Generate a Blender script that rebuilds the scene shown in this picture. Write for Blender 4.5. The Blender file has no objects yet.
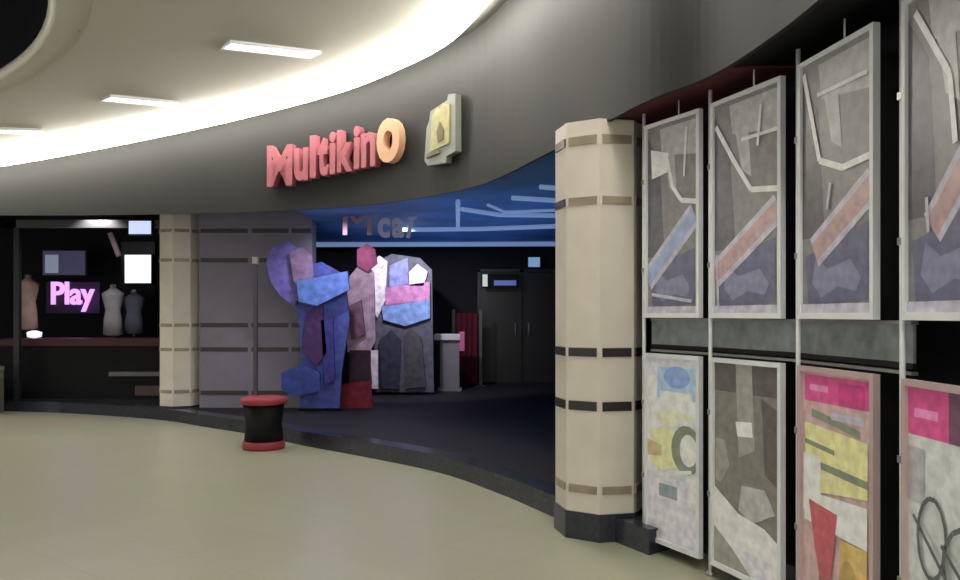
import bpy, bmesh, math, random
from mathutils import Vector, Matrix
random.seed(4)
S = bpy.context.scene
C = bpy.context.scene.collection
F = 800.0; EYE = 1.6; HZ = 314.0
FLOOR2 = 0.17      # raised foyer floor
SOF = 3.0          # soffit height
HI = 3.38          # higher ceiling over the shop front

def lin(c):
    out = []
    for v in c:
        v /= 255.0
        out.append(v/12.92 if v <= .04045 else ((v+.055)/1.055)**2.4)
    return out
MATS = {}
def mat(name, col, rough=.5, spec=.4, emit=0, ecol=None, noise=.08, nscale=6, metal=0):
    if name in MATS: return MATS[name]
    m = bpy.data.materials.new(name); m.use_nodes = True
    nt = m.node_tree; b = nt.nodes['Principled BSDF']
    c = lin(col)
    b.inputs['Roughness'].default_value = rough
    b.inputs['Specular IOR Level'].default_value = spec
    b.inputs['Metallic'].default_value = metal
    tc = nt.nodes.new('ShaderNodeTexCoord'); nz = nt.nodes.new('ShaderNodeTexNoise')
    nz.inputs['Scale'].default_value = nscale; nz.inputs['Detail'].default_value = 3
    rp = nt.nodes.new('ShaderNodeValToRGB')
    rp.color_ramp.elements[0].position = .3; rp.color_ramp.elements[1].position = .7
    rp.color_ramp.elements[0].color = [v*(1-noise) for v in c]+[1]
    rp.color_ramp.elements[1].color = [min(1, v*(1+noise)) for v in c]+[1]
    nt.links.new(tc.outputs['Object'], nz.inputs['Vector'])
    nt.links.new(nz.outputs['Fac'], rp.inputs['Fac'])
    nt.links.new(rp.outputs['Color'], b.inputs['Base Color'])
    if emit:
        b.inputs['Emission Color'].default_value = lin(ecol or col)+[1]
        b.inputs['Emission Strength'].default_value = emit
    MATS[name] = m
    return m

# ------------------------------------------------------------------ mesh helpers
class MB:
    def __init__(s): s.bm = bmesh.new(); s.mats = []
    def mi(s, m):
        if m is None: return 0
        if m not in s.mats: s.mats.append(m)
        return s.mats.index(m)
    def box(s, cx, cy, cz, sx, sy, sz, m=None, rot=0, bev=0):
        r = bmesh.ops.create_cube(s.bm, size=1)
        bmesh.ops.scale(s.bm, vec=(sx, sy, sz), verts=r['verts'])
        if rot: bmesh.ops.rotate(s.bm, cent=(0,0,0), matrix=Matrix.Rotation(rot, 3, 'Z'), verts=r['verts'])
        bmesh.ops.translate(s.bm, vec=(cx, cy, cz), verts=r['verts'])
        fs = {f for v in r['verts'] for f in v.link_faces}
        k = s.mi(m)
        for f in fs: f.material_index = k
        if bev:
            es = list({e for v in r['verts'] for e in v.link_edges})
            rr = bmesh.ops.bevel(s.bm, geom=es, offset=bev, segments=2, affect='EDGES', profile=.5)
            for f in rr['faces']: f.material_index = k
    def prism(s, pts, z0, z1, m=None):
        k = s.mi(m)
        lo = [s.bm.verts.new((p[0], p[1], z0)) for p in pts]
        hi = [s.bm.verts.new((p[0], p[1], z1)) for p in pts]
        n = len(pts); fs = [s.bm.faces.new(lo[::-1]), s.bm.faces.new(hi)]
        for i in range(n): fs.append(s.bm.faces.new((lo[i], lo[(i+1) % n], hi[(i+1) % n], hi[i])))
        for f in fs: f.material_index = k
    def slab(s, pts, y0, y1, m=None):
        """outline in x,z; thickness along y"""
        k = s.mi(m)
        a = [s.bm.verts.new((p[0], y0, p[1])) for p in pts]
        b = [s.bm.verts.new((p[0], y1, p[1])) for p in pts]
        n = len(pts); fs = [s.bm.faces.new(a), s.bm.faces.new(b[::-1])]
        for i in range(n): fs.append(s.bm.faces.new((a[i], b[i], b[(i+1) % n], a[(i+1) % n])))
        for f in fs: f.material_index = k
    def lathe(s, prof, cx=0, cy=0, n=24, m=None):
        k = s.mi(m); rings = []
        for r, z in prof:
            rings.append([s.bm.verts.new((cx+r*math.cos(2*math.pi*i/n), cy+r*math.sin(2*math.pi*i/n), z)) for i in range(n)])
        for a, b in zip(rings, rings[1:]):
            for i in range(n):
                f = s.bm.faces.new((a[i], a[(i+1) % n], b[(i+1) % n], b[i])); f.material_index = k; f.smooth = True
        for R in (rings[0][::-1], rings[-1]):
            f = s.bm.faces.new(R); f.material_index = k
    def tube(s, pts, r, m=None, n=8, closed=False):
        k = s.mi(m); rings = []
        pts = [Vector(p) for p in pts]
        for i, p in enumerate(pts):
            t = (pts[min(i+1, len(pts)-1)] - pts[max(i-1, 0)]).normalized()
            up = Vector((0, 0, 1)) if abs(t.z) < .9 else Vector((1, 0, 0))
            u = t.cross(up).normalized(); v = u.cross(t)
            rings.append([s.bm.verts.new(p+u*r*math.cos(2*math.pi*j/n)+v*r*math.sin(2*math.pi*j/n)) for j in range(n)])
        for a, b in zip(rings, rings[1:]):
            for j in range(n):
                f = s.bm.faces.new((a[j], a[(j+1) % n], b[(j+1) % n], b[j])); f.material_index = k; f.smooth = True
        for R in (rings[0][::-1], rings[-1]):
            f = s.bm.faces.new(R); f.material_index = k
    def build(s, name, m=None, parent=None, loc=None, rot=0):
        if m is not None and not s.mats: s.mats = [m]
        bmesh.ops.recalc_face_normals(s.bm, faces=s.bm.faces)
        me = bpy.data.meshes.new(name); s.bm.to_mesh(me); s.bm.free()
        for q in s.mats: me.materials.append(q)
        o = bpy.data.objects.new(name, me); C.objects.link(o)
        if parent is not None: o.parent = parent
        if loc is not None: o.location = loc
        if rot: o.rotation_euler.z = rot
        return o
def tag(o, label, cat, group=None, kind=None):
    if label: o['label'] = label
    if cat: o['category'] = cat
    if group: o['group'] = group
    if kind: o['kind'] = kind
    return o
def struct(o, label=None):
    o['kind'] = 'structure'
    if label: o['label'] = label
    return o
def thing(name, label, cat, loc=(0,0,0), rot=0, group=None):
    o = bpy.data.objects.new(name, None); C.objects.link(o)
    o.empty_display_size = .1; o.location = loc; o.rotation_euler.z = rot
    return tag(o, label, cat, group)
def copy_tree(o, parent=None):
    c = o.copy(); C.objects.link(c); c.parent = parent
    for ch in [x for x in bpy.data.objects if x.parent == o]: copy_tree(ch, c)
    return c
def text_mesh(body, extrude=.02, bold=0.0, shear=0.0):
    cu = bpy.data.curves.new('t', 'FONT'); cu.body = body; cu.extrude = extrude; cu.offset = bold; cu.shear = shear
    cu.resolution_u = 4; cu.align_x = 'LEFT'
    o = bpy.data.objects.new('t', cu); C.objects.link(o)
    bpy.context.view_layer.update()
    me = bpy.data.meshes.new_from_object(o.evaluated_get(bpy.context.evaluated_depsgraph_get()))
    bpy.data.objects.remove(o); bpy.data.curves.remove(cu)
    me.name = 'lettering'
    return me
def letter(name, body, parent, p, rot, w, h, m, depth=.03, bold=.02, shear=0.):
    """upright lettering; p is its bottom left corner, w/h its size"""
    me = text_mesh(body, .5, bold, shear)
    xs = [v.co.x for v in me.vertices]; ys = [v.co.y for v in me.vertices]
    x0, x1, y0, y1 = min(xs), max(xs), min(ys), max(ys)
    for v in me.vertices:
        x = (v.co.x-x0)/(x1-x0)*w; y = (v.co.y-y0)/(y1-y0)*h; z = v.co.z*depth
        v.co = (x, -z, y)
    me.materials.append(m)
    o = bpy.data.objects.new(name, me); C.objects.link(o); o.location = p; o.rotation_euler.z = rot
    if parent is not None: o.parent = parent
    return o
def at(px, py, Y): return Vector(((px-480)/F*Y, Y, EYE+(HZ-py)/F*Y))
def fl(px, py, z=0):
    Y = (EYE-z)*F/(py-HZ); return ((px-480)/F*Y, Y)
def catmull(P, k=8):
    out = []
    for i in range(len(P)-1):
        p0 = Vector(P[max(i-1, 0)]); p1 = Vector(P[i]); p2 = Vector(P[i+1]); p3 = Vector(P[min(i+2, len(P)-1)])
        for j in range(k):
            t = j/k
            out.append(.5*((2*p1)+(p2-p0)*t+(2*p0-5*p1+4*p2-p3)*t*t+(3*p1-p0-3*p2+p3)*t**3))
    out.append(Vector(P[-1])); return out

# ------------------------------------------------------------------ plan curves
FAS = catmull([(-14.5, 8.6), (-11, 10.2), (-8.5, 10.75), (-6.5, 10.95), (-5.0, 10.9), (-3.3, 10.65), (-1.9, 10.2), (-.95, 9.55), (-.02, 8.4), (.6, 6.6),
               (1.03, 5.15), (1.3, 4.55), (1.42, 3.9), (1.46, 3.3), (1.47, 2.5), (1.47, 0), (1.47, -4)])
KER = catmull([(-14.5, 14.5), fl(0, 411), fl(80, 414), fl(160, 420), fl(205, 427), fl(260, 436), fl(300, 445), fl(370, 458), fl(440, 473),
               fl(500, 494), fl(560, 520), fl(600, 536), (1.12, 5.3)])
WAL = [(1.2, 6.05), (1.42, 5.62), (1.72, 4.95), (1.92, 4.2), (2.02, 3.4), (2.05, 2.5), (2.05, -4)]
WALc = catmull(WAL)
def ceil_z(x):
    t = 3.80+.165*(x+6.5)
    t = max(t, 3.5)
    return 4.70-.12*math.log(1+math.exp((4.70-t)/.12))
def hit(px):
    """where the ray of bearing px meets the fascia in plan; returns point and angle of the tangent"""
    b = (px-480)/F
    for a, c in zip(FAS, FAS[1:]):
        fa = a[0]-b*a[1]; fc = c[0]-b*c[1]
        if fa <= 0 < fc and a[1] > 0:
            t = fa/(fa-fc); p = a.lerp(c, t); d = c-a
            return p, math.atan2(d[1], d[0])

# ------------------------------------------------------------------ materials
m_tile = bpy.data.materials.new('polished_beige_tile'); m_tile.use_nodes = True
nt = m_tile.node_tree; b = nt.nodes['Principled BSDF']
tc = nt.nodes.new('ShaderNodeTexCoord'); mp = nt.nodes.new('ShaderNodeMapping'); mp.inputs['Rotation'].default_value[2] = math.radians(38)
br = nt.nodes.new('ShaderNodeTexBrick'); br.offset = 0
br.inputs['Scale'].default_value = 1; br.inputs['Brick Width'].default_value = .6; br.inputs['Row Height'].default_value = .6
br.inputs['Mortar Size'].default_value = .006
c = lin((174, 171, 156)); c2 = lin((170, 168, 150)); c3 = lin((168, 162, 140))
br.inputs['Color1'].default_value = c+[1]; br.inputs['Color2'].default_value = c2+[1]; br.inputs['Mortar'].default_value = c3+[1]
nz = nt.nodes.new('ShaderNodeTexNoise'); nz.inputs['Scale'].default_value = .7; nz.inputs['Detail'].default_value = 2
rp = nt.nodes.new('ShaderNodeValToRGB')
rp.color_ramp.elements[0].position = .35; rp.color_ramp.elements[0].color = (.93, 1.0, .90, 1)
rp.color_ramp.elements[1].position = .65; rp.color_ramp.elements[1].color = (1, .95, .96, 1)
mx = nt.nodes.new('ShaderNodeMix'); mx.data_type = 'RGBA'; mx.blend_type = 'MULTIPLY'; mx.inputs[0].default_value = 1
nt.links.new(tc.outputs['Object'], mp.inputs['Vector']); nt.links.new(mp.outputs['Vector'], br.inputs['Vector'])
nt.links.new(tc.outputs['Object'], nz.inputs['Vector']); nt.links.new(nz.outputs['Fac'], rp.inputs['Fac'])
nt.links.new(br.outputs['Color'], mx.inputs[6]); nt.links.new(rp.outputs['Color'], mx.inputs[7])
nt.links.new(mx.outputs[2], b.inputs['Base Color'])
b.inputs['Roughness'].default_value = .34; b.inputs['Specular IOR Level'].default_value = .45

m_carpet = mat('dark_foyer_floor', (34, 34, 39), .6, .3, noise=.15, nscale=30)
m_kerb = mat('black_granite_kerb', (48, 50, 60), .22, .5, noise=.3, nscale=25)
m_fascia = mat('grey_fascia_paint', (46, 46, 44), .6, .22, noise=.06, nscale=1.2)
m_ceil = mat('cream_ceiling_plaster', (198, 195, 180), .8, .2, noise=.03, nscale=.6)
m_dark = mat('near_black_paint', (34, 34, 38), .7, .2)
m_black = mat('matt_black', (20, 20, 22), .6, .2)
m_navy = mat('navy_foyer_ceiling', (70, 110, 160), .6, .3, noise=.3, nscale=1.5)
m_red = mat('dark_red_paint', (96, 52, 56), .6, .2)
m_cream = mat('cream_stone_cladding', (222, 214, 200), .45, .35, noise=.05, nscale=4)
m_grey = mat('grey_lilac_cladding', (132, 126, 140), .5, .3, noise=.06, nscale=4)
m_band = mat('dark_metal_band', (44, 40, 40), .35, .5, noise=.2)
m_bandl = mat('tan_metal_band', (158, 146, 124), .3, .5, noise=.2)
m_alu = mat('pale_aluminium', (228, 230, 232), .4, .5, noise=.05)
m_alup = mat('pinkish_aluminium', (204, 180, 180), .35, .5, noise=.05, metal=.2)
m_steel = mat('brushed_steel', (150, 150, 146), .3, .5, noise=.05, metal=.5)
m_cove = mat('cove_light_diffuser', (255, 252, 246), .5, .2, emit=24, noise=0)
m_troff = mat('ceiling_light_diffuser', (255, 250, 235), .5, .2, emit=2.2, noise=0)

# ------------------------------------------------------------------ setting
f = MB(); f.box(-4, 6, -.05, 22, 22, .1); struct(f.build('floor', m_tile), 'polished beige tiled mall floor')
f = MB(); pts = [tuple(p) for p in KER]+[(1.30, 5.45), (1.30, 6.2), (2.3, 16.9), (-14.5, 16.9)]
f.prism(pts, .0, FLOOR2-.012, m_kerb); struct(f.build('trim_1'), 'black granite kerb under the raised foyer floor')
f = MB(); inset = []
for i, p in enumerate(KER):
    t = (KER[min(i+1, len(KER)-1)]-KER[max(i-1, 0)]).normalized(); inset.append((p[0]-t[1]*.22, p[1]+t[0]*.22))
f.prism(inset+[(1.30, 6.2), (2.3, 16.9), (-14.5, 16.9)], FLOOR2-.012, FLOOR2, m_carpet)
f.prism([tuple(p) for p in KER]+inset[::-1], FLOOR2-.012, FLOOR2+.002, m_kerb)
struct(f.build('floor_foyer'), 'dark raised floor of the cinema foyer')

def ribbon(curve, z0, z1, m, name, thick=.12, side=1):
    bm = MB(); k = bm.mi(m); rows = []
    for i, p in enumerate(curve):
        t = (curve[min(i+1, len(curve)-1)]-curve[max(i-1, 0)]).normalized(); n = Vector((-t[1], t[0]))*thick*side
        za = z0(p[0]) if callable(z0) else z0; zb = z1(p[0]) if callable(z1) else z1
        rows.append([bm.bm.verts.new((p[0], p[1], za)), bm.bm.verts.new((p[0], p[1], zb)),
                     bm.bm.verts.new((p[0]+n[0], p[1]+n[1], zb)), bm.bm.verts.new((p[0]+n[0], p[1]+n[1], za))])
    for a, c in zip(rows, rows[1:]):
        for j in range(4):
            q = bm.bm.faces.new((a[j], a[(j+1) % 4], c[(j+1) % 4], c[j])); q.smooth = False
    bm.bm.faces.new(rows[0]); bm.bm.faces.new(rows[-1][::-1])
    return bm.build(name)
struct(ribbon(FAS, 2.95, lambda x: ceil_z(x)+.12, m_fascia, 'wall_fascia', thick=.03), 'curved dark grey fascia above the cinema entrance')
struct(ribbon(WALc, 0, SOF, m_black, 'wall_right'), 'black curved wall behind the poster displays')
struct(ribbon(WALc, 0, .16, m_kerb, 'baseboard_right', thick=.05, side=-1), 'black skirting under the poster wall')

# foyer and shop shell
f = MB(); f.box(-6.1, 16.9, 1.75, 17, .2, 3.5); struct(f.build('wall_back', m_dark))
f = MB(); f.box(-14.5, 12.5, 1.75, .2, 9, 3.5); struct(f.build('wall_left', m_dark))
f = MB(); f.prism([(1.3, 6.1), (2.3, 16.8), (2.45, 16.8), (1.45, 6.1)], 0, 3.2); struct(f.build('wall_foyer', m_dark))
f = MB(); f.prism([(-4.55, 12.6), (-4.35, 12.6), (-4.35, 16.8), (-4.55, 16.8)], .17, SOF); struct(f.build('wall_partition', m_dark))
f = MB()
cells = [tuple(p) for p in FAS if p[1] > 5.9 and p[0] > -14.5]
# soffit over foyer: blue part from the partition rightwards, dark part over the shop
blue = [p for p in cells if p[0] > -2.5]; shop = [p for p in cells if p[0] <= -2.5]
q_ = (-2.5-shop[-1][0])/(blue[0][0]-shop[-1][0]); yq = shop[-1][1]+(blue[0][1]-shop[-1][1])*q_+.035
f.prism([(p[0]+.015, p[1]+.035) for p in [(-2.5, yq)]+blue]+[(1.35, 6.1), (2.3, 16.9), (-4.45, 16.9), (-4.45, 12.62), (-2.5, 12.62)], SOF, SOF+.5, m_navy)
struct(f.build('ceiling_foyer'), 'navy blue ceiling over the cinema foyer')
f = MB(); f.prism([(p[0], p[1]+.035) for p in shop+[(-2.5, yq)]]+[(-2.5, 12.62), (-4.45, 12.62), (-4.45, 16.9), (-14.5, 16.9)], HI, HI+.1, m_black)
struct(f.build('ceiling_shop'), 'black ceiling over the dark shop')
f = MB(); right = []
for a_, c_ in zip(FAS, FAS[1:]):
    if a_[1] <= 6.3:
        t_ = (c_-a_).normalized(); right.append((a_[0]-t_[1]*.035, a_[1]+t_[0]*.035))
cut = [p for p in right if p[1] > 4.45]
f.prism(cut+[(cut[-1][0]+.9, cut[-1][1]), (1.9, 6.1), (1.35, 6.1)], SOF-.02, SOF+.1, m_red)
rest = [p for p in right if p[1] <= 4.6]
f.prism(rest+[(2.2, -4), (2.2, rest[0][1])], SOF-.01, SOF+.12, m_black)
struct(f.build('ceiling_poster'), 'dark red and black soffit over the posters')

# main ceiling: ring around a round void
CC = Vector((-7, 5)); RH = 3.84
poly = [Vector((p[0], p[1])) for p in FAS]+[Vector((-14.5, -4))]
def ray_r(a):
    d = Vector((math.cos(a), math.sin(a))); best = 30
    for p, q in zip(poly, poly[1:]+poly[:1]):
        e = q-p; den = d[0]*e[1]-d[1]*e[0]
        if abs(den) < 1e-9: continue
        w = p-CC; t = (w[0]*e[1]-w[1]*e[0])/den; u = (w[0]*d[1]-w[1]*d[0])/den
        if t > 0 and -1e-6 <= u <= 1+1e-6: best = min(best, t)
    return best
f = MB(); N = 144; R = 14; g = []
for i in range(N):
    a = 2*math.pi*i/N; ro = ray_r(a)+.05; d = Vector((math.cos(a), math.sin(a))); row = []
    for j in range(R+1):
        p = CC+d*(RH+(ro-RH)*j/R); row.append(f.bm.verts.new((p[0], p[1], ceil_z(p[0]))))
    g.append(row)
for i in range(N):
    for j in range(R):
        q = f.bm.faces.new((g[i][j], g[i][j+1], g[(i+1) % N][j+1], g[(i+1) % N][j])); q.smooth = True
o = f.build('ceiling', m_ceil); struct(o, 'cream mall ceiling around a round void')
sm = o.modifiers.new('s', 'SOLIDIFY'); sm.thickness = .06; sm.offset = -1
# drum of the void and its rim
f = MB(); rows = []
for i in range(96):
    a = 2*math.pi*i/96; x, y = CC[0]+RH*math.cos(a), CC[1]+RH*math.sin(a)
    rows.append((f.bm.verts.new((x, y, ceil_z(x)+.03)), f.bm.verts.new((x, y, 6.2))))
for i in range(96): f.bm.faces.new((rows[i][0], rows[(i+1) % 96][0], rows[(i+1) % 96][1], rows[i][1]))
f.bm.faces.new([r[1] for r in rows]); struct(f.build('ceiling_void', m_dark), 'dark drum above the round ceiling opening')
f = MB(); pts = []
for i in range(97):
    a = 2*math.pi*i/96; x, y = CC[0]+RH*math.cos(a), CC[1]+RH*math.sin(a); pts.append((x, y, ceil_z(x)-.0))
f.tube(pts, .055, n=6); struct(f.build('trim_2', mat('white_rim_paint', (246, 240, 228), .4, .4, noise=.02)), 'white rim around the ceiling opening')

# luminous cove along the fascia
f = MB(); pts = []
for i, p in enumerate(FAS):
    t = (FAS[min(i+1, len(FAS)-1)]-FAS[max(i-1, 0)]).normalized(); n = Vector((t[1], -t[0]))
    q = p+n*.36; pts.append((q[0], q[1], ceil_z(q[0])-.2))
f.tube(pts, .07, n=8)
tag(f.build('cove_light', m_cove), 'long white light strip curving along the top of the grey fascia', 'light')

def ceiling_light(px0, py0, px1, py1, label):
    def on(px, py):
        Y = 7.
        for _ in range(40): Y = (ceil_z((px-480)/F*Y)-EYE)*F/(HZ-py)
        return Vector(((px-480)/F*Y, Y, ceil_z((px-480)/F*Y)))
    a, c = on(px0, py0), on(px1, py1); mid = (a+c)/2; d = c-a; ang = math.atan2(d.y, d.x)
    t = thing('ceiling_light', label, 'light', mid-Vector((0, 0, .0)), ang, 'recessed strip lights in the cream ceiling')
    tilt = math.atan2(d.z, Vector((d.x, d.y)).length); t.rotation_euler.y = -tilt
    L = d.length
    f = MB()
    for sy in (-1, 1): f.box(0, sy*.115, -.07, L+.08, .03, .03)
    for sx in (-1, 1): f.box(sx*(L/2+.025), 0, -.07, .03, .2, .03)
    f.build('frame', m_alu, t)
    f = MB(); f.box(0, 0, -.072, L, .2, .022); f.build('diffuser', m_troff, t)
ceiling_light(228, 38, 312, 48, 'recessed strip light in the ceiling nearest the entrance, rightmost of three')
ceiling_light(108, 92, 170, 98, 'short recessed strip light between the black opening and the bright cove')
ceiling_light(-20, 124, 36, 126, 'recessed strip light cut by the left picture edge')
p = at(66, 51, 7.2)
f = MB(); f.lathe([(.05, 0), (.06, .03), (.02, .05)], n=16); z = ceil_z(p.x)
tag(f.build('smoke_detector', mat('detector_plastic', (120, 112, 98), .5), loc=(p.x*1.0, 7.35, ceil_z(p.x)-.055)), 'small dark round detector on the cream ceiling', 'smoke detector')
f = MB(); f.box(0, 0, 0, .12, .3, .02, bev=.008); f.box(0, 0, -.015, .08, .24, .012)
tag(f.build('ceiling_vent', mat('vent_paint', (226, 216, 186), .5), loc=(-3.35, 7.3, ceil_z(-3.35)-.016)), 'small pale vent panel on the cream ceiling', 'vent')

# ------------------------------------------------------------------ pillars
def octagon(cx, cy, R, rot): return [(cx+R*math.cos(rot+math.pi*i/4), cy+R*math.sin(rot+math.pi*i/4)) for i in range(8)]
def pillar(cx, cy, R, rot, zb, zt, bands, label, name='pillar'):
    t = thing(name, label, 'pillar', (cx, cy, 0))
    P = octagon(0, 0, R, rot)
    f = MB(); f.prism(P, zb+.19 if zb == 0 else zb+.02, zt); o = f.build('shaft', m_cream, t)
    f = MB(); f.prism(octagon(0, 0, R+.012, rot), zb, zb+.195 if zb == 0 else zb+.03); tag(f.build('plinth', m_kerb, t), 'black base of the pillar', None)
    for z, h, mm in bands:
        f = MB()
        for i in range(8):
            a = Vector(P[i]); c = Vector(P[(i+1) % 8]); d = c-a; L = d.length; mid = (a+c)/2; nrm = mid.normalized()
            q = mid+nrm*.004
            f.box(q[0], q[1], z, L*.84, .012, h, mm if (mid.x > -.2 or cx < 0 or z < 1) else m_band, rot=math.atan2(d[1], d[0]))  # highlight on the upper bands is painted: pale right faces, dark left ones
        f.build('band', mm, t)
    return t
b_ = -math.pi/2
pillar(.895, 5.93, .335, math.radians(-100), 0, SOF-.03, [(2.83, .06, m_bandl), (2.40, .055, m_bandl), (1.33, .062, m_band), (.95, .065, m_band), (.36, .055, m_bandl)],
       'cream octagonal pillar with dark bands standing beside the film posters')
pillar(-4.65, 12.44, .33, b_, FLOOR2, HI, [(2.87, .05, m_bandl), (2.42, .05, m_bandl), (1.43, .05, m_bandl), (1.06, .05, m_bandl), (.42, .05, m_bandl)],
       'cream pillar between the dark shop and the cinema foyer')
t = thing('clad_wall_panel', 'grey panelled wall section with dark bands right of the far cream pillar', 'wall panel', (-3.42, 12.35, FLOOR2))
f = MB(); f.box(0, 0, 1.6, 1.72, .3, 3.2); f.build('panel', m_grey, t)
for z in (3.26, 2.87, 2.42, 1.43, 1.06, .40):
    f = MB()
    for x0, x1 in ((-.84, -.12), (-.06, .5), (.55, .84)): f.box((x0+x1)/2, -.153, z-FLOOR2, x1-x0, .012, .065)
    f.build('band', m_band, t)
t = thing('steel_post', 'thin tall dark post standing at the kerb before the grey wall panel', 'post', (-3.03, 10.80, FLOOR2))
f = MB(); f.box(0, 0, 1.06, .05, .05, 2.08); f.box(0, 0, .01, .14, .14, .02); f.build('shaft', mat('dark_post_steel', (74, 72, 74), .4, .5, metal=.4), t)
f = MB(); f.box(0, 0, 2.15, .08, .08, .1, bev=.01); f.build('cap', m_steel, t)

t = thing('round_stool', 'low stool with red seat and red base at the kerb beside the thin post', 'stool', (-2.58, 9.55, 0))
m_rs = mat('red_vinyl', (158, 62, 72), .5, .3)
f = MB(); f.lathe([(.2, .52), (.27, .535), (.28, .57), (.26, .61), (.1, .625)], m=None); f.build('seat', m_rs, t)
f = MB(); f.lathe([(.23, .1), (.21, .28), (.24, .52)]); f.build('body', m_black, t)
f = MB(); f.lathe([(.24, 0), (.25, .03), (.24, .09), (.2, .1)]); f.build('base', m_rs, t)

# ------------------------------------------------------------------ fascia signs
m_let = mat('red_letter_acrylic', (168, 100, 108), .4, .3, emit=.03, ecol=(215, 110, 115), noise=.1)
m_let2 = mat('orange_letter_acrylic', (196, 156, 126), .4, .3, emit=.1, ecol=(250, 170, 110), noise=.05)
m_side = mat('letter_return', (70, 34, 34), .5, .3)
sg = thing('cinema_sign', 'pink and orange lettering reading Multikino on the grey fascia', 'sign', (0, 0, 0))
spans = [('M', 272, 297, 1), ('u', 299, 313, .8), ('l', 315, 321, 1.02), ('t', 323, 333, .92), ('i', 335, 341, 1), ('k', 343, 358, 1), ('i', 360, 366, 1), ('n', 368, 382, .8), ('o', 384, 407, 1.0)]
for ch, x0, x1, hh in spans:
    p0, a0 = hit(x0); p1, a1 = hit(x1); d = p1-p0; ang = math.atan2(d[1], d[0]); nrm = Vector((math.sin(ang), -math.cos(ang)))
    py = 188-(x0-272)*(26/133); zb = EYE+(HZ-py)/F*p0[1]
    q = p0+nrm*.07
    H = .53*hh
    letter('letter_'+ch.lower(), ch, sg, (q[0], q[1], zb), ang, d.length*1.0, H, m_let2 if ch == 'o' else m_let, depth=.1, bold=.035)
# emblem
p0, a0 = hit(431); p1, a1 = hit(462); d = p1-p0; ang = math.atan2(d[1], d[0]); nrm = Vector((math.sin(ang), -math.cos(ang)))
W = d.length; q = p0+nrm*.06
em = thing('emblem_sign', 'small white and gold emblem sign right of the pink lettering', 'sign', (q[0], q[1], 3.26), ang)
f = MB(); f.slab([(0, .08), (.06*1, .02), (W*.7, .0), (W*.72, .07), (W, .1), (W, .72), (W*.78, .74), (W*.74, .68), (W*.2, .62), (W*.16, .52), (.04, .45)], -.03, .05)
f.build('backing_panel', mat('emblem_white', (136, 139, 128), .4, .3), em)
f = MB(); f.slab([(W*.22, .16), (W*.82, .2), (W*.84, .62), (W*.62, .66), (W*.55, .6), (W*.45, .63), (W*.28, .55)], -.045, -.03)
f.build('gold_shape', mat('emblem_gold', (168, 162, 112), .4, .4, noise=.15, nscale=12), em)
f = MB(); f.slab([(W*.5, .24), (W*.66, .26), (W*.68, .36), (W*.56, .46), (W*.46, .36)], -.055, -.045); f.slab([(W*.1, .1), (W*.55, .12), (W*.5, .16), (W*.15, .15)], -.055, -.03)
f.build('motif', mat('emblem_olive', (110, 100, 66), .5), em)

# ------------------------------------------------------------------ posters
PW, PH = .62, 1.30
def shade(name, c): return mat(name, [min(250, v*1.12) for v in c], .35, .45, noise=.2, nscale=16)
def seg(p, q, w):
    p = Vector(p); q = Vector(q); d = (q-p); d2 = Vector((d[0]*PW, d[1]*PH)).normalized(); n = Vector((-d2[1]/PW, d2[0]/PH))*w/2
    return [p-n, q-n, q+n, p+n]
def poster(A, Bp, z0, H, layers, label, framemat, cat, group, rod=True):
    A = Vector(A); Bp = Vector(Bp); d = Bp-A; ang = math.atan2(d[1], d[0]); W = d.length
    t = thing('poster_display', label, cat, (A[0], A[1], z0), ang, group)
    fw = .026
    f = MB()
    f.box(W/2, 0, fw*.6, W, .035, fw*1.2); f.box(W/2, 0, H-fw/2, W, .035, fw); f.box(fw/2, 0, H/2, fw, .035, H-2*fw); f.box(W-fw/2, 0, H/2, fw, .035, H-2*fw)
    f.build('frame', framemat, t)
    f = MB(); f.box(W/2, .006, H/2, W-2*fw+.002, .012, H-2*fw+.002); f.build('backing', m_black, t)
    f = MB(); iw, ih = W-2*fw, H-2.2*fw; y = -.002
    # clip polygons to the print rectangle
    def clip(P):
        for ax, lim, s in ((0, 0, 1), (0, 1, -1), (1, 0, 1), (1, 1, -1)):
            out = []
            for a, c in zip(P, P[1:]+P[:1]):
                ia = (a[ax]-lim)*s >= 0; ic = (c[ax]-lim)*s >= 0
                if ia: out.append(a)
                if ia != ic:
                    k = (lim-a[ax])/(c[ax]-a[ax]); out.append((a[0]+(c[0]-a[0])*k, a[1]+(c[1]-a[1])*k))
            P = out
            if not P: return P
        return P
    for i, (P, mm) in enumerate(layers):
        P = clip([tuple(p) for p in P])
        if len(P) < 3: continue
        k = f.mi(mm); yy = y-.0006*i
        q = f.bm.faces.new([f.bm.verts.new((fw+u*iw, yy, fw*1.2+v*ih)) for u, v in P]); q.material_index = k
    for q in f.bm.faces: q.normal_update()
    me = bpy.data.meshes.new('print'); 
    for q in f.bm.faces:
        if q.normal.y > 0: q.normal_flip()
    f.bm.to_mesh(me); f.bm.free()
    for mm in f.mats: me.materials.append(mm)
    o = bpy.data.objects.new('print', me); C.objects.link(o); o.parent = t
    return t
def rect(a, b_, c, d): return [(a, b_), (c, b_), (c, d), (a, d)]
def ell(cu, cv, ru, rv, n=18): return [(cu+ru*math.cos(2*math.pi*i/n), cv+rv*math.sin(2*math.pi*i/n)) for i in range(n)]
gbg = shade('print_grey', (124, 122, 122)); gl = shade('print_light_grey', (172, 171, 172)); gd = shade('print_dark_grey', (88, 87, 92))
wh = shade('print_white_and_reflection', (240, 238, 228)); sal = shade('print_salmon', (174, 146, 146)); nav = shade('print_navy', (98, 98, 122))
lil = shade('print_lilac', (180, 176, 190)); blu = shade('print_steel_blue', (146, 160, 190)); nv2 = shade('print_blue_figure', (122, 124, 150))
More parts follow.
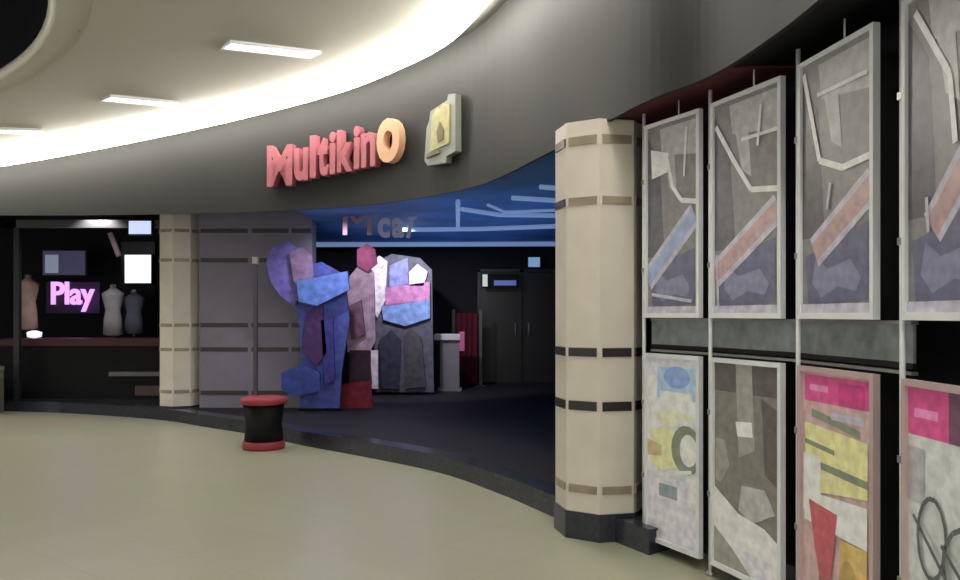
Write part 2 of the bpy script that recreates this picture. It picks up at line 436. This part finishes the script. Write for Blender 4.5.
def film(poly, bandc, b0, b1, cross, blob=None, dark=.25):
    L = [(rect(0, 0, 1, 1), gbg), ([(0, .95), (0, .3), (.35, .3), (.25, .8)], gd), ([(.25, .98), (1, .98), (1, .8), (.3, .84)], gl),
         ([(.35, .84), (.55, .84), (.6, .62), (.45, .66)], gl), ([(.05, dark-.02), (.3, dark), (.45, dark+.03), (.95, dark+.08), (.95, .05), (.1, .03)], nav),
         ([(.22, dark-.03), (.4, dark-.08), (.72, dark-.05), (.86, dark-.12), (.8, .08), (.55, .1), (.3, .06), (.16, .12)], nv2),
         (seg(b0, b1, .17), lil), (seg(b0, b1, .1), bandc)]
    for a, c in zip(poly, poly[1:]): L.append((seg(a, c, .034), wh))  # bent white lines: reflection of the cove light painted into the print
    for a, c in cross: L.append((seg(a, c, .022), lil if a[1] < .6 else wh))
    if blob: L.append((blob, wh))
    L.append((rect(0, 0, 1, .035), lil))
    return L
P1 = ((1.133, 5.46), (1.375, 4.98)); P2 = ((1.418, 4.88), (1.627, 4.295)); P3 = ((1.65, 4.12), (1.738, 3.506)); P4 = ((1.744, 3.28), (1.757, 2.66))
G1 = 'large film posters in the upper row'; G2 = 'advert posters in the lower row'
UZ, UH = 1.575, 1.305; LZ, LH = .075, 1.26
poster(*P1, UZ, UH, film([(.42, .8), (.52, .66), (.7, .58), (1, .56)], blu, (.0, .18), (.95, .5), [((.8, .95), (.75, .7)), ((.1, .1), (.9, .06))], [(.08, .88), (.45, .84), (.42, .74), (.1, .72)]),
       'upper film poster with a pale blue diagonal band, next to the cream pillar', m_alu, 'poster', G1)
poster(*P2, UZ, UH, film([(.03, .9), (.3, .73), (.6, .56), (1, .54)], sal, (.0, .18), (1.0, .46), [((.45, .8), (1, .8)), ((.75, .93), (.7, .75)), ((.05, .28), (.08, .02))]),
       'upper film poster with salmon band, second from the cream pillar', m_alu, 'poster', G1)
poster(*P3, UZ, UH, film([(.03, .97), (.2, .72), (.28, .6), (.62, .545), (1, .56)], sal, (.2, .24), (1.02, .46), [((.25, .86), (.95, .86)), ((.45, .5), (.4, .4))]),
       'upper film poster with salmon band and painted white reflection line, third from the cream pillar', m_alu, 'poster', G1)
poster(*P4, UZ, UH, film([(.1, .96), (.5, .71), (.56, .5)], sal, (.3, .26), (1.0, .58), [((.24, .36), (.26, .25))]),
       'upper film poster cut off by the right picture edge', m_alu, 'poster', G1)
# lower row
sky = shade('print_sky_blue', (166, 192, 224)); ylw = shade('print_pale_yellow', (226, 222, 170)); pw = shade('print_pale_white', (226, 228, 222))
pl = shade('print_pale_lilac', (208, 206, 222)); gg = shade('print_grey_green', (128, 136, 118)); tan = shade('print_tan', (190, 176, 132))
L1 = [(rect(0, 0, 1, 1), wh), (rect(0, .9, 1, 1), pl), (rect(.2, .78, 1, .95), sky), (ell(.6, .9, .26, .06), shade('print_mid_blue', (134, 160, 208))), (rect(.25, .7, .9, .82), shade('print_mint', (216, 228, 218))),
      (ell(.55, .68, .35, .05), shade('print_lime', (214, 220, 190))), (rect(.62, .62, .95, .67), pl),
      ([(.1, .6), (.35, .62), (.6, .6), (.62, .42), (.3, .38), (.05, .42)], ylw), ([(0, .54), (.3, .52), (.3, .46), (0, .45)], tan),
      (rect(0, 0, 1, .36), pl), (ell(.8, .52, .3, .13), gg), (ell(.84, .52, .17, .085), pw), (rect(.25, .24, .62, .31), shade('print_blue_grey', (140, 152, 158))), ([(.1, .36), (.9, .42), (.9, .4), (.1, .34)], wh)]
poster(*P1, LZ, LH, L1, 'lower pale blue, yellow and white advert poster beside the cream pillar', m_alu, 'poster', G2)
og = shade('print_olive_grey', (122, 121, 115)); og2 = shade('print_warm_grey', (150, 149, 141)); dk = shade('print_charcoal', (94, 90, 88))
L2 = [(rect(0, 0, 1, 1), og), (rect(0, .86, 1, 1), dk), ([(.35, 1), (.6, 1), (.65, .6), (.4, .55)], og2), ([(.35, .72), (.6, .73), (.62, .66), (.38, .65)], pw),
      ([(.02, .62), (.18, .62), (.25, .5), (.1, .4), (.02, .42)], og2), ([(.75, .85), (1, .8), (1, .45), (.8, .5)], dk), ([(.45, .42), (.8, .43), (.95, .33), (.6, .25), (.4, .3)], gl),
      ([(0, .38), (.4, .28), (.8, .25), (1, .2), (1, 0), (.5, 0), (0, .18)], pw), ([(.3, .12), (.9, .1), (.95, .02), (.6, 0)], pl), ([(0, .18), (.3, .1), (.6, 0), (0, 0)], og2)]
poster(*P2, LZ, LH, L2, 'lower grey and white advert poster, second from the cream pillar', m_alu, 'poster', G2)
mag = shade('print_magenta', (206, 84, 142)); pnk = shade('print_pink', (222, 138, 186)); rd = shade('print_red', (184, 92, 100)); yl2 = shade('print_yellow', (220, 212, 156)); org = shade('print_ochre', (200, 172, 108)); rose = shade('print_rose', (192, 164, 164))
L3 = [(rect(0, 0, 1, 1), rose), (rect(.04, .88, .96, .99), mag), (rect(.12, .925, .4, .95), pnk), (rect(.55, .88, .9, .97), shade('print_deep_pink', (190, 66, 128))), ([(.15, .85), (.85, .8), (.85, .77), (.15, .82)], gg),
      (rect(.45, .82, .9, .85), lil), ([(.05, .79), (.95, .76), (.95, .55), (.05, .5)], yl2), ([(.05, .72), (.5, .7), (.5, .68), (.05, .7)], gg), ([(.25, .64), (.95, .62), (.95, .59), (.25, .61)], gg),
      (rect(.03, .42, .3, .66), pw), ([(.05, .5), (.95, .52), (.95, .36), (.05, .38)], pw), ([(.12, .47), (.55, .45), (.5, .3), (.45, .18), (.28, .18), (.2, .3)], rd),
      ([(.28, .18), (.45, .18), (.42, 0), (.28, 0)], shade('print_dark_rose', (160, 92, 88))), ([(.6, .36), (.95, .36), (.95, 0), (.55, 0)], org), (ell(.7, .2, .12, .09), shade('print_brass', (176, 146, 88)))]
t3 = poster(*P3, LZ, LH, L3, 'lower poster with magenta header, yellow panel and red cup shape', m_alup, 'poster', G2)
L4 = [(rect(0, 0, 1, 1), shade('print_cool_white', (198, 202, 202))), (rect(0, .84, .48, 1), mag), (rect(.08, .9, .36, .93), pnk), (rect(.48, .84, 1, 1), shade('print_plum', (110, 76, 96))), (rect(0, .62, .2, .8), shade('print_mid_grey', (170, 168, 170))),
      (rect(0, 0, 1, .3), shade('print_ice_blue', (200, 214, 220)))]
ch = shade('print_line_grey', (92, 96, 94))
def loop(cu, cv, ru, rv, w, a0=0, a1=2*math.pi, n=14):
    return [(seg((cu+ru*math.cos(a0+(a1-a0)*i/n), cv+rv*math.sin(a0+(a1-a0)*i/n)), (cu+ru*math.cos(a0+(a1-a0)*(i+1)/n), cv+rv*math.sin(a0+(a1-a0)*(i+1)/n)), w), ch) for i in range(n)]
L4 += loop(.3, .52, .16, .13, .02) + loop(.72, .47, .26, .13, .022) + [(seg((.12, .58), (.55, .4), .02), ch), (seg((.45, .52), (.9, .36), .02), ch), (seg((0, .24), (.7, .1), .015), shade('print_slate', (150, 164, 170)))]
t4 = poster(*P4, LZ, LH, L4, 'lower poster with magenta header and dark looped line drawing at right edge', m_alup, 'poster', G2)
# small print on headers
#, (.1, -.012, 1.15), 0, .16, .04, pnk, depth=.002, bold=.01)
#, (.06, -.012, 1.12), 0, .22, .05, pnk, depth=.002, bold=.01)

# posts and cables that carry the posters
lbl = ['beside the cream pillar', 'between first and second poster columns', 'between second and third poster columns', 'between third and fourth poster columns']
for (A, Bp), l in zip((P1, P2, P3, P4), lbl):
    A = Vector(A); d = (Vector(Bp)-A).normalized(); n = Vector((-d[1], d[0]))
    q = A-d*.021
    t = thing('display_post', 'slim steel floor-to-soffit post '+l, 'post', (q[0], q[1], 0), group='steel posts carrying the posters')
    f = MB(); f.lathe([(.012, .02), (.012, SOF-.03)], n=10); f.build('rod', m_alu, t)
    f = MB(); f.lathe([(.03, 0), (.03, .015), (.015, .03)], n=14); f.build('foot', m_steel, t)
    for z in (.28, .9, 1.34, 1.57, 2.1, 2.6):
        pass
    for z in (.5, 1.0, 1.9, 2.5):
        f = MB(); f.box(0, 0, z, .03, .03, .03); f.build('clamp', m_steel, t)
for (A, Bp), l in zip((P1, P2, P3), ['first', 'second', 'third']):
    A = Vector(A); q = A.lerp(Vector(Bp), .62)
    f = MB(); f.lathe([(.005, UZ+UH), (.005, SOF-.02)], n=6)
    tag(f.build('hanging_cable', m_alu, loc=(q[0], q[1], 0)), 'thin steel cable above the '+l+' upper poster from the pillar', 'cable', 'cables holding the upper posters')
# glazed steel band between the rows
m_glass = mat('smoked_panel', (126, 133, 134), .3, .5, noise=.3, nscale=10)
t = thing('smoked_rail_panel', 'long smoked grey panel with pale rails between the upper and lower poster rows', 'panel', (1.8, 4.5, 1.36))
line = []
for A, Bp in (P1, P2, P3):
    A = Vector(A); Bp = Vector(Bp); d = (Bp-A).normalized(); n = Vector((-d[1], d[0]))*.055
    line += [A+n, Bp+n]
line.append(Vector(P4[0])+Vector((.055, .03)))
def strip(z0, z1, th, name, m):
    bm = MB(); rows = []
    for i, p in enumerate(line):
        d = (line[min(i+1, len(line)-1)]-line[max(i-1, 0)]).normalized(); n = Vector((-d[1], d[0]))*th/2
        rows.append([bm.bm.verts.new((p[0]+s_*n[0]-1.8, p[1]+s_*n[1]-4.5, z-1.36)) for s_, z in ((-1, z0), (-1, z1), (1, z1), (1, z0))])
    for a, c in zip(rows, rows[1:]):
        for k in range(4): bm.bm.faces.new((a[k], a[(k+1) % 4], c[(k+1) % 4], c[k]))
    bm.bm.faces.new(rows[0]); bm.bm.faces.new(rows[-1][::-1]); bm.build(name, m, t)
strip(1.395, 1.555, .012, 'panel', m_glass); strip(1.556, 1.572, .03, 'rail', m_steel); strip(1.345, 1.36, .03, 'rail', m_steel); strip(1.37, 1.393, .02, 'lower_strip', m_black)

# ------------------------------------------------------------------ foyer
m_tube = mat('blue_white_tube', (110, 130, 160), .4, .3, emit=.42, ecol=(140, 168, 220), noise=0)
def tube(pts, r, label):
    P = [Vector(((x-480)/F*Y, Y, SOF-.05)) for x, Y in pts]
    o = P[0].copy(); f = MB(); f.tube([p-o for p in P], r); ob = f.build('ceiling_tube', m_tube, loc=o)
    tag(ob, label, 'light', 'blue light lines on the foyer ceiling')
tube([(300, 15.6), (430, 15.5), (572, 15.4)], .045, 'longest pale blue light line, deepest on the foyer ceiling')
tube([(398, 12.8), (480, 12.7), (575, 12.2)], .035, 'second deepest pale blue light line on the foyer ceiling')
tube([(462, 10.3), (500, 10.9), (572, 11.0)], .03, 'bent pale blue light line third from the foyer back')
tube([(458, 12.7), (458, 9.6)], .03, 'short blue light line running away from the viewer')
tube([(512, 9.3), (572, 9.6)], .028, 'blue light line nearest the fascia but one')
tube([(540, 8.5), (580, 8.7)], .026, 'nearest short blue light line beside the cream pillar')
tube([(488, 9.9), (505, 10.6), (560, 10.4)], .02, 'thin blue light line between two longer ones')

# sign letters hung in foyer
sg2 = thing('foyer_sign', 'pale hanging lettering in the foyer under the fascia', 'sign', at(343, 240, 11.5))
m_fl = mat('pale_letter', (150, 146, 158), .5, .3, emit=.12, noise=.05); m_fl2 = mat('rosy_letter', (130, 104, 112), .5, .3, emit=.08, noise=.05)
k = 11.5/F
letter('letter_m', 'M', sg2, (0, 0, .07), 0, 29*k, 26*k, m_fl2, depth=.05, bold=.0)
letter('letter_c', 'c', sg2, (35*k, 0, 0.03), 0, 12*k, 20*k, m_fl, depth=.05, bold=.03)
letter('letter_a', 'a', sg2, (49*k, 0, 0.03), 0, 12*k, 20*k, m_fl, depth=.05, bold=.03)
letter('letter_f', 'f', sg2, (63*k, 0, 0.03), 0, 16*k, 36*k, m_fl, depth=.05, bold=.01, shear=.3)
for x in (4, 45, 70):
    f = MB(); f.box(x*k, 0, .41, .01, .01, .16); f.build('hanger', m_steel, sg2)

def pm(n, c, e=0): return mat('card_'+n, c, .5, .3, noise=.3, nscale=9, emit=e)
def cutout(name, label, Y, base, shapes, cat='cardboard display'):
    """shapes: (part name, [(px,py)...], material, depth offset)"""
    x0 = (base-480)/F*Y
    t = thing(name, label, cat, (x0, Y, FLOOR2))
    for nm, P, mm, dy in shapes:
        f = MB(); pts = []
        for px, py in P:
            v = at(px, py, Y); pts.append((v.x-x0, max(v.z-FLOOR2, 0)))
        f.slab(pts, dy-.03, dy+.03); f.build(nm, mm, t)
    f = MB(); f.box(0, .13, .02, .4, .18, .04); f.box(0, .08, .5, .04, .09, .95); f.build('easel', m_black, t)
    return t
Y1 = 12.0
cutout('figure_standee', 'tall blue and purple figure cut-out standing before the grey wall panel', 11.8, 312, [
    ('body', [(300, 268), (322, 262), (345, 275), (350, 320), (342, 372), (340, 408), (300, 408), (302, 372), (300, 330), (296, 298)], pm('blue', (74, 88, 160)), 0),
    ('hat', [(268, 262), (274, 248), (290, 242), (302, 252), (304, 290), (296, 306), (282, 296), (272, 282)], pm('violet', (112, 104, 176)), -.07),
    ('face', [(292, 254), (304, 248), (314, 256), (316, 278), (306, 288), (296, 282)], pm('dusk_face', (128, 108, 138)), -.13),
    ('sleeve', [(300, 282), (350, 272), (352, 290), (320, 306), (302, 302)], pm('bright_blue', (92, 124, 190)), -.2),
    ('coat_panel', [(308, 312), (324, 306), (328, 352), (318, 366), (304, 350)], pm('plum', (78, 50, 98)), -.07),
    ('leg', [(322, 320), (334, 318), (336, 380), (326, 384)], pm('indigo', (62, 62, 138)), -.07),
    ('boot', [(284, 372), (304, 364), (322, 372), (322, 390), (296, 396), (284, 388)], pm('boot_blue', (58, 76, 150)), -.14)])
cutout('figure_standee', 'slim pink and cream figure cut-out with dark red base', 12.3, 358, [
    ('body', [(346, 300), (350, 276), (362, 262), (374, 272), (376, 340), (370, 352), (348, 352)], pm('cream_pink', (186, 160, 180)), 0),
    ('head', [(358, 250), (368, 244), (376, 250), (378, 264), (368, 272), (358, 266)], pm('hot_pink', (170, 74, 120)), -.07),
    ('dress', [(350, 306), (362, 300), (366, 334), (352, 340)], pm('mauve', (128, 92, 116)), -.07),
    ('lower_body', [(350, 350), (370, 350), (372, 384), (350, 384)], pm('dark_plum', (52, 34, 48)), -.02),
    ('base', [(342, 384), (372, 380), (374, 408), (342, 408)], pm('dark_red', (122, 30, 48)), -.1)])
cutout('poster_wall_display', 'wide film display board, pink and white above dark figures, in foyer centre', 14.2, 404, [
    ('board', [(376, 262), (392, 254), (420, 258), (432, 270), (434, 392), (374, 392)], pm('slate', (88, 88, 104)), 0),
    ('white_cloud', [(366, 268), (380, 256), (388, 262), (386, 300), (378, 318), (368, 300)], pm('card_white', (226, 216, 232)), -.07),
    ('pink_banner', [(386, 288), (430, 282), (430, 300), (386, 306)], pm('orchid', (196, 130, 184)), -.07),
    ('blue_patch', [(382, 306), (430, 300), (430, 318), (406, 326), (384, 320)], pm('periwinkle', (130, 160, 222)), -.07),
    ('lilac_top', [(390, 266), (408, 258), (410, 284), (390, 288)], pm('lilac', (136, 140, 196)), -.07),
    ('white_star', [(408, 274), (418, 264), (428, 272), (424, 286), (410, 286)], pm('card_white', (226, 216, 232)), -.07),
    ('dark_figure', [(380, 340), (392, 330), (402, 340), (400, 388), (382, 388)], pm('dark_slate', (54, 56, 74)), -.1),
    ('dark_figure', [(404, 336), (412, 328), (422, 338), (426, 386), (406, 388)], pm('dark_olive', (72, 70, 78)), -.1),
    ('white_strip', [(372, 350), (379, 350), (379, 388), (372, 388)], pm('card_white', (226, 216, 232)), -.12)])
# ticket podium
Y = 15.0; t = thing('ticket_podium', 'grey podium with pale top and pink side, right of the film display board', 'podium', ((450-480)/F*Y, Y, FLOOR2))
f = MB(); f.box(0, 0, .5, .36, .3, .92); f.box(0, 0, .03, .44, .4, .06); f.build('body', mat('podium_grey', (112, 110, 114), .5), t)
f = MB(); f.box(-.04, -.02, 1.0, .5, .42, .12, bev=.02); f.build('top', mat('podium_top', (190, 188, 194), .4), t)
f = MB(); f.box(.23, -.05, .92, .1, .3, .36, bev=.01); f.build('side_panel', mat('podium_pink', (188, 96, 140), .5), t)
Y = 15.9; t = thing('curtain_screen', 'narrow dark red screen between two grey posts', 'screen', ((467-480)/F*Y, Y, FLOOR2))
f = MB(); N = 16; k = f.mi(None); prev = None
for i in range(N+1):
    x = -.22+.44*i/N; y = .03*math.sin(i*1.6)
    cur = (f.bm.verts.new((x, y, .05)), f.bm.verts.new((x, y, 1.45)))
    if prev: f.bm.faces.new((prev[0], cur[0], cur[1], prev[1]))
    prev = cur
o = f.build('cloth', mat('dark_red_cloth', (92, 26, 42), .8), t); sm = o.modifiers.new('s', 'SOLIDIFY'); sm.thickness = .02
for x in (-.27, .27):
    f = MB(); f.box(x, 0, .76, .06, .06, 1.52); f.box(x, 0, .01, .2, .2, .02); f.build('post', mat('post_grey', (88, 84, 88), .5), t)
# doors at the back
for i, px in enumerate((500, 544)):
    Y = 16.78; x = (px-480)/F*Y
    f = MB(); f.box(0, -.02, 1.15, .82, .06, 2.3); f.box(-.44, -.03, 1.18, .06, .1, 2.36); f.box(.44, -.03, 1.18, .06, .1, 2.36); f.box(0, -.03, 2.34, .94, .1, .06)
    o = f.build('door_%d' % (i+1), mat('door_black', (20, 20, 24), .35, .5), loc=(x, Y-.0, FLOOR2)); struct(o)
    f = MB(); f.tube([(.32*(1-2*i), -.1, .95), (.32*(1-2*i), -.1, 1.25)], .015); f.build('door_handle', m_steel, o)
t = thing('exit_sign', 'small square pale blue lit sign above the back doors', 'sign', at(534, 268, 16.6))
f = MB(); f.box(0, 0, .12, .28, .07, .24, bev=.01); f.build('housing', m_dark, t)
f = MB(); f.box(0, -.038, .12, .24, .008, .2); f.build('face', mat('exit_blue', (130, 170, 205), .4, emit=.62), t)
t = thing('door_sign', 'lit blue and white sign strip over the dark back doors', 'sign', at(482, 286, 16.4))
k = 16.4/F
f = MB(); f.box(18*k, 0, 5*k, 37*k, .06, 14*k); f.build('housing', m_black, t)
f = MB(); f.box(3*k, -.04, 5.5*k, 5*k, .02, 12*k); f.build('white_symbol', mat('sign_white', (200, 210, 200), .4, emit=.6), t)
f = MB(); f.box(23*k, -.04, 3*k, 22*k, .02, 5*k); f.build('blue_strip', mat('sign_blue', (88, 110, 175), .4, emit=.55), t)

# ------------------------------------------------------------------ left shop
Ys = 13.25
t = thing('shop_window_frame', 'dark grey shopfront frame around the dark shop at left', 'window frame', (-6.3, Ys, FLOOR2))
f = MB(); f.box(-.0, 0, 2.92, 2.72, .08, .13); f.build('head_rail', mat('shopfront_grey', (84, 84, 82), .45, .4), t)
f = MB(); f.box(-1.36, 0, 1.43, .09, .08, 2.85); f.box(1.33, 0, 1.43, .05, .08, 2.85); f.build('side_post', mat('shopfront_dark', (40, 42, 42), .45, .4), t)
t = thing('display_counter', 'long black counter with dark red ledge in the dark shop', 'counter', (-6.5, 13.75, FLOOR2))
f = MB(); f.box(0, 0, .46, 3.4, .5, .88); f.box(0, -.02, .04, 3.5, .54, .08); f.build('body', m_black, t)
f = MB(); f.box(0, 0, .95, 3.5, .6, .13, bev=.01); f.build('ledge', mat('shop_dark_red', (72, 30, 36), .5), t)
f = MB(); f.box(.75, -.27, .42, 1.0, .03, .07); f.build('trim_rail', mat('counter_trim', (120, 114, 112), .4), t)
f = MB(); f.box(.95, -.29, .14, .5, .03, .16); f.build('kick_panel', mat('counter_brown', (92, 76, 70), .5), t)
Y = 15.5
t = thing('neon_sign', 'glowing purple sign reading Play in the dark shop', 'sign', at(48, 308, Y))
f = MB(); f.box(.46, .06, .2, 1.05, .04, .62, bev=.01); f.build('backing_board', mat('neon_board', (44, 22, 58), .5), t)
k = Y/F
letter('lettering', 'Play', t, (4*k, -.02, -6*k*.2-.05), 0, 43*k, 30*k, mat('purple_neon', (222, 170, 250), .4, emit=1.0, ecol=(226, 165, 252), noise=0), depth=.05, bold=.02)
def lightbox(px0, py0, px1, py1, Y, label, mm):
    a = at(px0, py1, Y); c = at(px1, py0, Y); w = c.x-a.x; h = c.z-a.z
    t = thing('lightbox', label, 'lightbox', (a.x+w/2, Y, a.z), group='lit white panels in the dark shop')
    f = MB(); f.box(0, .04, h/2, w+.04, .08, h+.04); f.build('housing', m_dark, t)
    f = MB(); f.box(0, -.004, h/2, w, .01, h); f.build('face', mm, t)
    return t
lightbox(125, 255, 151, 283, 14.6, 'square white lightbox, the brightest panel in the dark shop', mat('lightbox_white', (236, 246, 255), .4, emit=1.05, noise=0))
lightbox(129, 221, 151, 234, 13.1293, 'pale blue lit panel on the shopfront frame above the white square lightbox', mat('lightbox_blue', (200, 214, 250), .4, emit=.85, noise=0))
t = thing('wall_screen', 'dim blue-grey framed screen above the purple sign', 'screen', at(52, 276, 15.9))
k = 15.9/F
f = MB(); f.box(13*k, 0, 13*k, 46*k, .06, 28*k, bev=.01); f.build('bezel', m_dark, t)
f = MB(); f.box(13*k, -.035, 13*k, 42*k, .01, 24*k); f.build('face', mat('screen_dim', (62, 62, 88), .4, emit=.5), t)
f = MB(); f.box(1*k, -.045, 12*k, 13*k, .012, 18*k); f.build('bright_pane', mat('screen_bright', (130, 140, 160), .4, emit=.6), t)
t = thing('room_divider', 'black upright divider behind the lit white panels in the dark shop', 'divider', (at(139, 300, 14.75).x, 14.76, FLOOR2))
f = MB(); f.box(0, 0, 1.38, .62, .1, 2.76); f.build('board', m_black, t)
f = MB(); f.box(0, 0, .03, .8, .3, .06); f.build('foot', m_black, t)
def mannequin(px, py0, py1, Y, label, c, e):
    a = at(px, py1, Y); H = at(px, py0, Y).z-a.z
    t = thing('torso_form', label, 'mannequin', (a.x, Y, a.z), group='torso forms in the dark shop')
    mm = mat('cloth_%d' % c[0], c, .7, .2, noise=.15)
    f = MB(); f.lathe([(.08, H*.0), (.17, H*.03), (.16, H*.3), (.13, H*.5), (.18, H*.72), (.19, H*.82), (.08, H*.9), (.05, H*.93)], n=20)
    bmesh.ops.scale(f.bm, vec=(1, .6, 1), verts=f.bm.verts); f.build('torso', mm, t)
    f = MB(); f.lathe([(.045, H*.92), (.05, H*.98), (.02, H)], n=12); f.build('neck_cap', m_steel, t)
    f = MB(); f.lathe([(.02, 1.2-a.z), (.02, .02)], n=8); f.build('stand', m_steel, t)
for nm, px, py0, py1, c, lab in [('a', 28, 274, 330, (186, 156, 150), 'beige clothed torso form at left of the purple sign'),
                            ('b', 113, 284, 336, (156, 154, 162), 'grey clothed torso form between the purple sign and the lightbox'),
                            ('c', 134, 290, 334, (92, 94, 112), 'dark grey torso form below the white lightbox')]:
    mannequin(px, py0, py1, 14.1 if nm != 'c' else 14.25, lab, c, 0)
f = MB(); f.lathe([(.02, 0), (.11, .02), (.12, .1), (.04, .13)], n=16); v = at(36, 331, 13.75)
tag(f.build('counter_lamp', mat('lamp_white', (235, 235, 250), .4, emit=.9, noise=0), loc=(v.x, 13.7, FLOOR2+1.017)), 'small bright white lamp on the dark red ledge', 'lamp')
# slanting lit bar near lightbox
a = at(110, 233, 14.8); c = at(119, 256, 14.8); f = MB(); f.tube([(0, 0, 0), tuple(c-a)], .05)
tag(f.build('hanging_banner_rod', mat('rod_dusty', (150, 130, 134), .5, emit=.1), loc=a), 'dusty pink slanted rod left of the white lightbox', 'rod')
# side table at left edge
t = thing('side_table', 'pale metal frame table at the left picture edge', 'table', (-8.2, 12.75, 0))
f = MB(); f.box(0, 0, .72, .95, .5, .07, bev=.01); f.build('top', mat('table_pale', (150, 152, 142), .4), t)
for sx in (-1, 1):
    for sy in (-1, 1):
        f = MB(); f.box(sx*.44, sy*.21, .345, .06, .06, .69); f.build('leg', mat('table_leg', (120, 118, 112), .4), t)
f = MB(); f.box(0, 0, .3, .8, .38, .5); f.build('drawer_box', mat('table_brown', (84, 72, 70), .5), t)

# ------------------------------------------------------------------ lights
w = bpy.data.worlds.new('World'); S.world = w; w.use_nodes = True
bg = w.node_tree.nodes['Background']; bg.inputs[0].default_value = (1.0, .98, .955, 1); bg.inputs[1].default_value = 1.08
def area(name, loc, size, power, col, rot=(0, 0, 0), sy=None):
    l = bpy.data.lights.new(name, 'AREA'); l.energy = power; l.color = col; l.size = size
    if sy: l.shape = 'RECTANGLE'; l.size_y = sy
    o = bpy.data.objects.new(name, l); C.objects.link(o); o.location = loc; o.rotation_euler = rot; return o
def point(name, loc, power, col, r=.15):
    l = bpy.data.lights.new(name, 'POINT'); l.energy = power; l.color = col; l.shadow_soft_size = r
    o = bpy.data.objects.new(name, l); C.objects.link(o); o.location = loc; return o
area('foyer_ceiling_fill', (.5, 10.8, 2.0), 3, 15, (.25, .5, 1), rot=(math.pi, 0, 0))  # unseen blue uplights, this and the next, added to brighten the foyer ceiling
area('foyer_ceiling_fill_deep', (-.6, 14.0, 2.1), 3, 12, (.25, .48, 1), rot=(math.pi, 0, 0))
point('foyer_violet_glow', (-2.1, 10.9, 2.0), 7, (.6, .5, 1))  # violet point light without a fixture, added for the glow
def spot(name, loc, aim, power, col, ang=100):
    l = bpy.data.lights.new(name, 'SPOT'); l.energy = power; l.color = col; l.spot_size = math.radians(ang); l.spot_blend = .6; l.shadow_soft_size = .05
    o = bpy.data.objects.new(name, l); C.objects.link(o); o.location = loc
    o.rotation_euler = (Vector(aim)-Vector(loc)).to_track_quat('-Z', 'Y').to_euler(); return o
spot('foyer_fill', (-1.9, 10.9, 2.93), (-2.2, 12.3, 1.2), 60, (.95, .88, 1))  # unseen spot added to brighten the cut-out figures
spot('foyer_display_fill', (-1.2, 12.5, 2.93), (-1.35, 14.2, 1.6), 170, (.97, .92, 1))  # added fill with no fixture, brightens the film display board
spot('foyer_back_fill', (-.5, 13.6, 2.93), (-.5, 15.2, .8), 22, (.97, .92, 1), 80)  # second unseen spot, added to lift the back of the foyer
point('shop_purple_glow', (-7.6, 15.0, 1.9), 2.5, (.7, .3, 1))
spot('shop_fill', (-6.3, 13.0, 3.3), (-6.3, 14.1, 1.2), 60, (1, .95, 1), 120)  # spot without a fixture, added to brighten the dark shop

# ------------------------------------------------------------------ camera
cam = bpy.data.cameras.new('Camera'); cam.lens = 30; cam.sensor_width = 36; cam.shift_y = 24/960; cam.clip_end = 200
o = bpy.data.objects.new('Camera', cam); C.objects.link(o); o.location = (0, 0, EYE); o.rotation_euler = (math.pi/2, 0, 0)
S.camera = o
S.view_settings.view_transform = 'Standard'; S.view_settings.look = 'None'; S.view_settings.gamma = 1
S.view_settings.use_curve_mapping = False; S.view_settings.exposure = 0.12
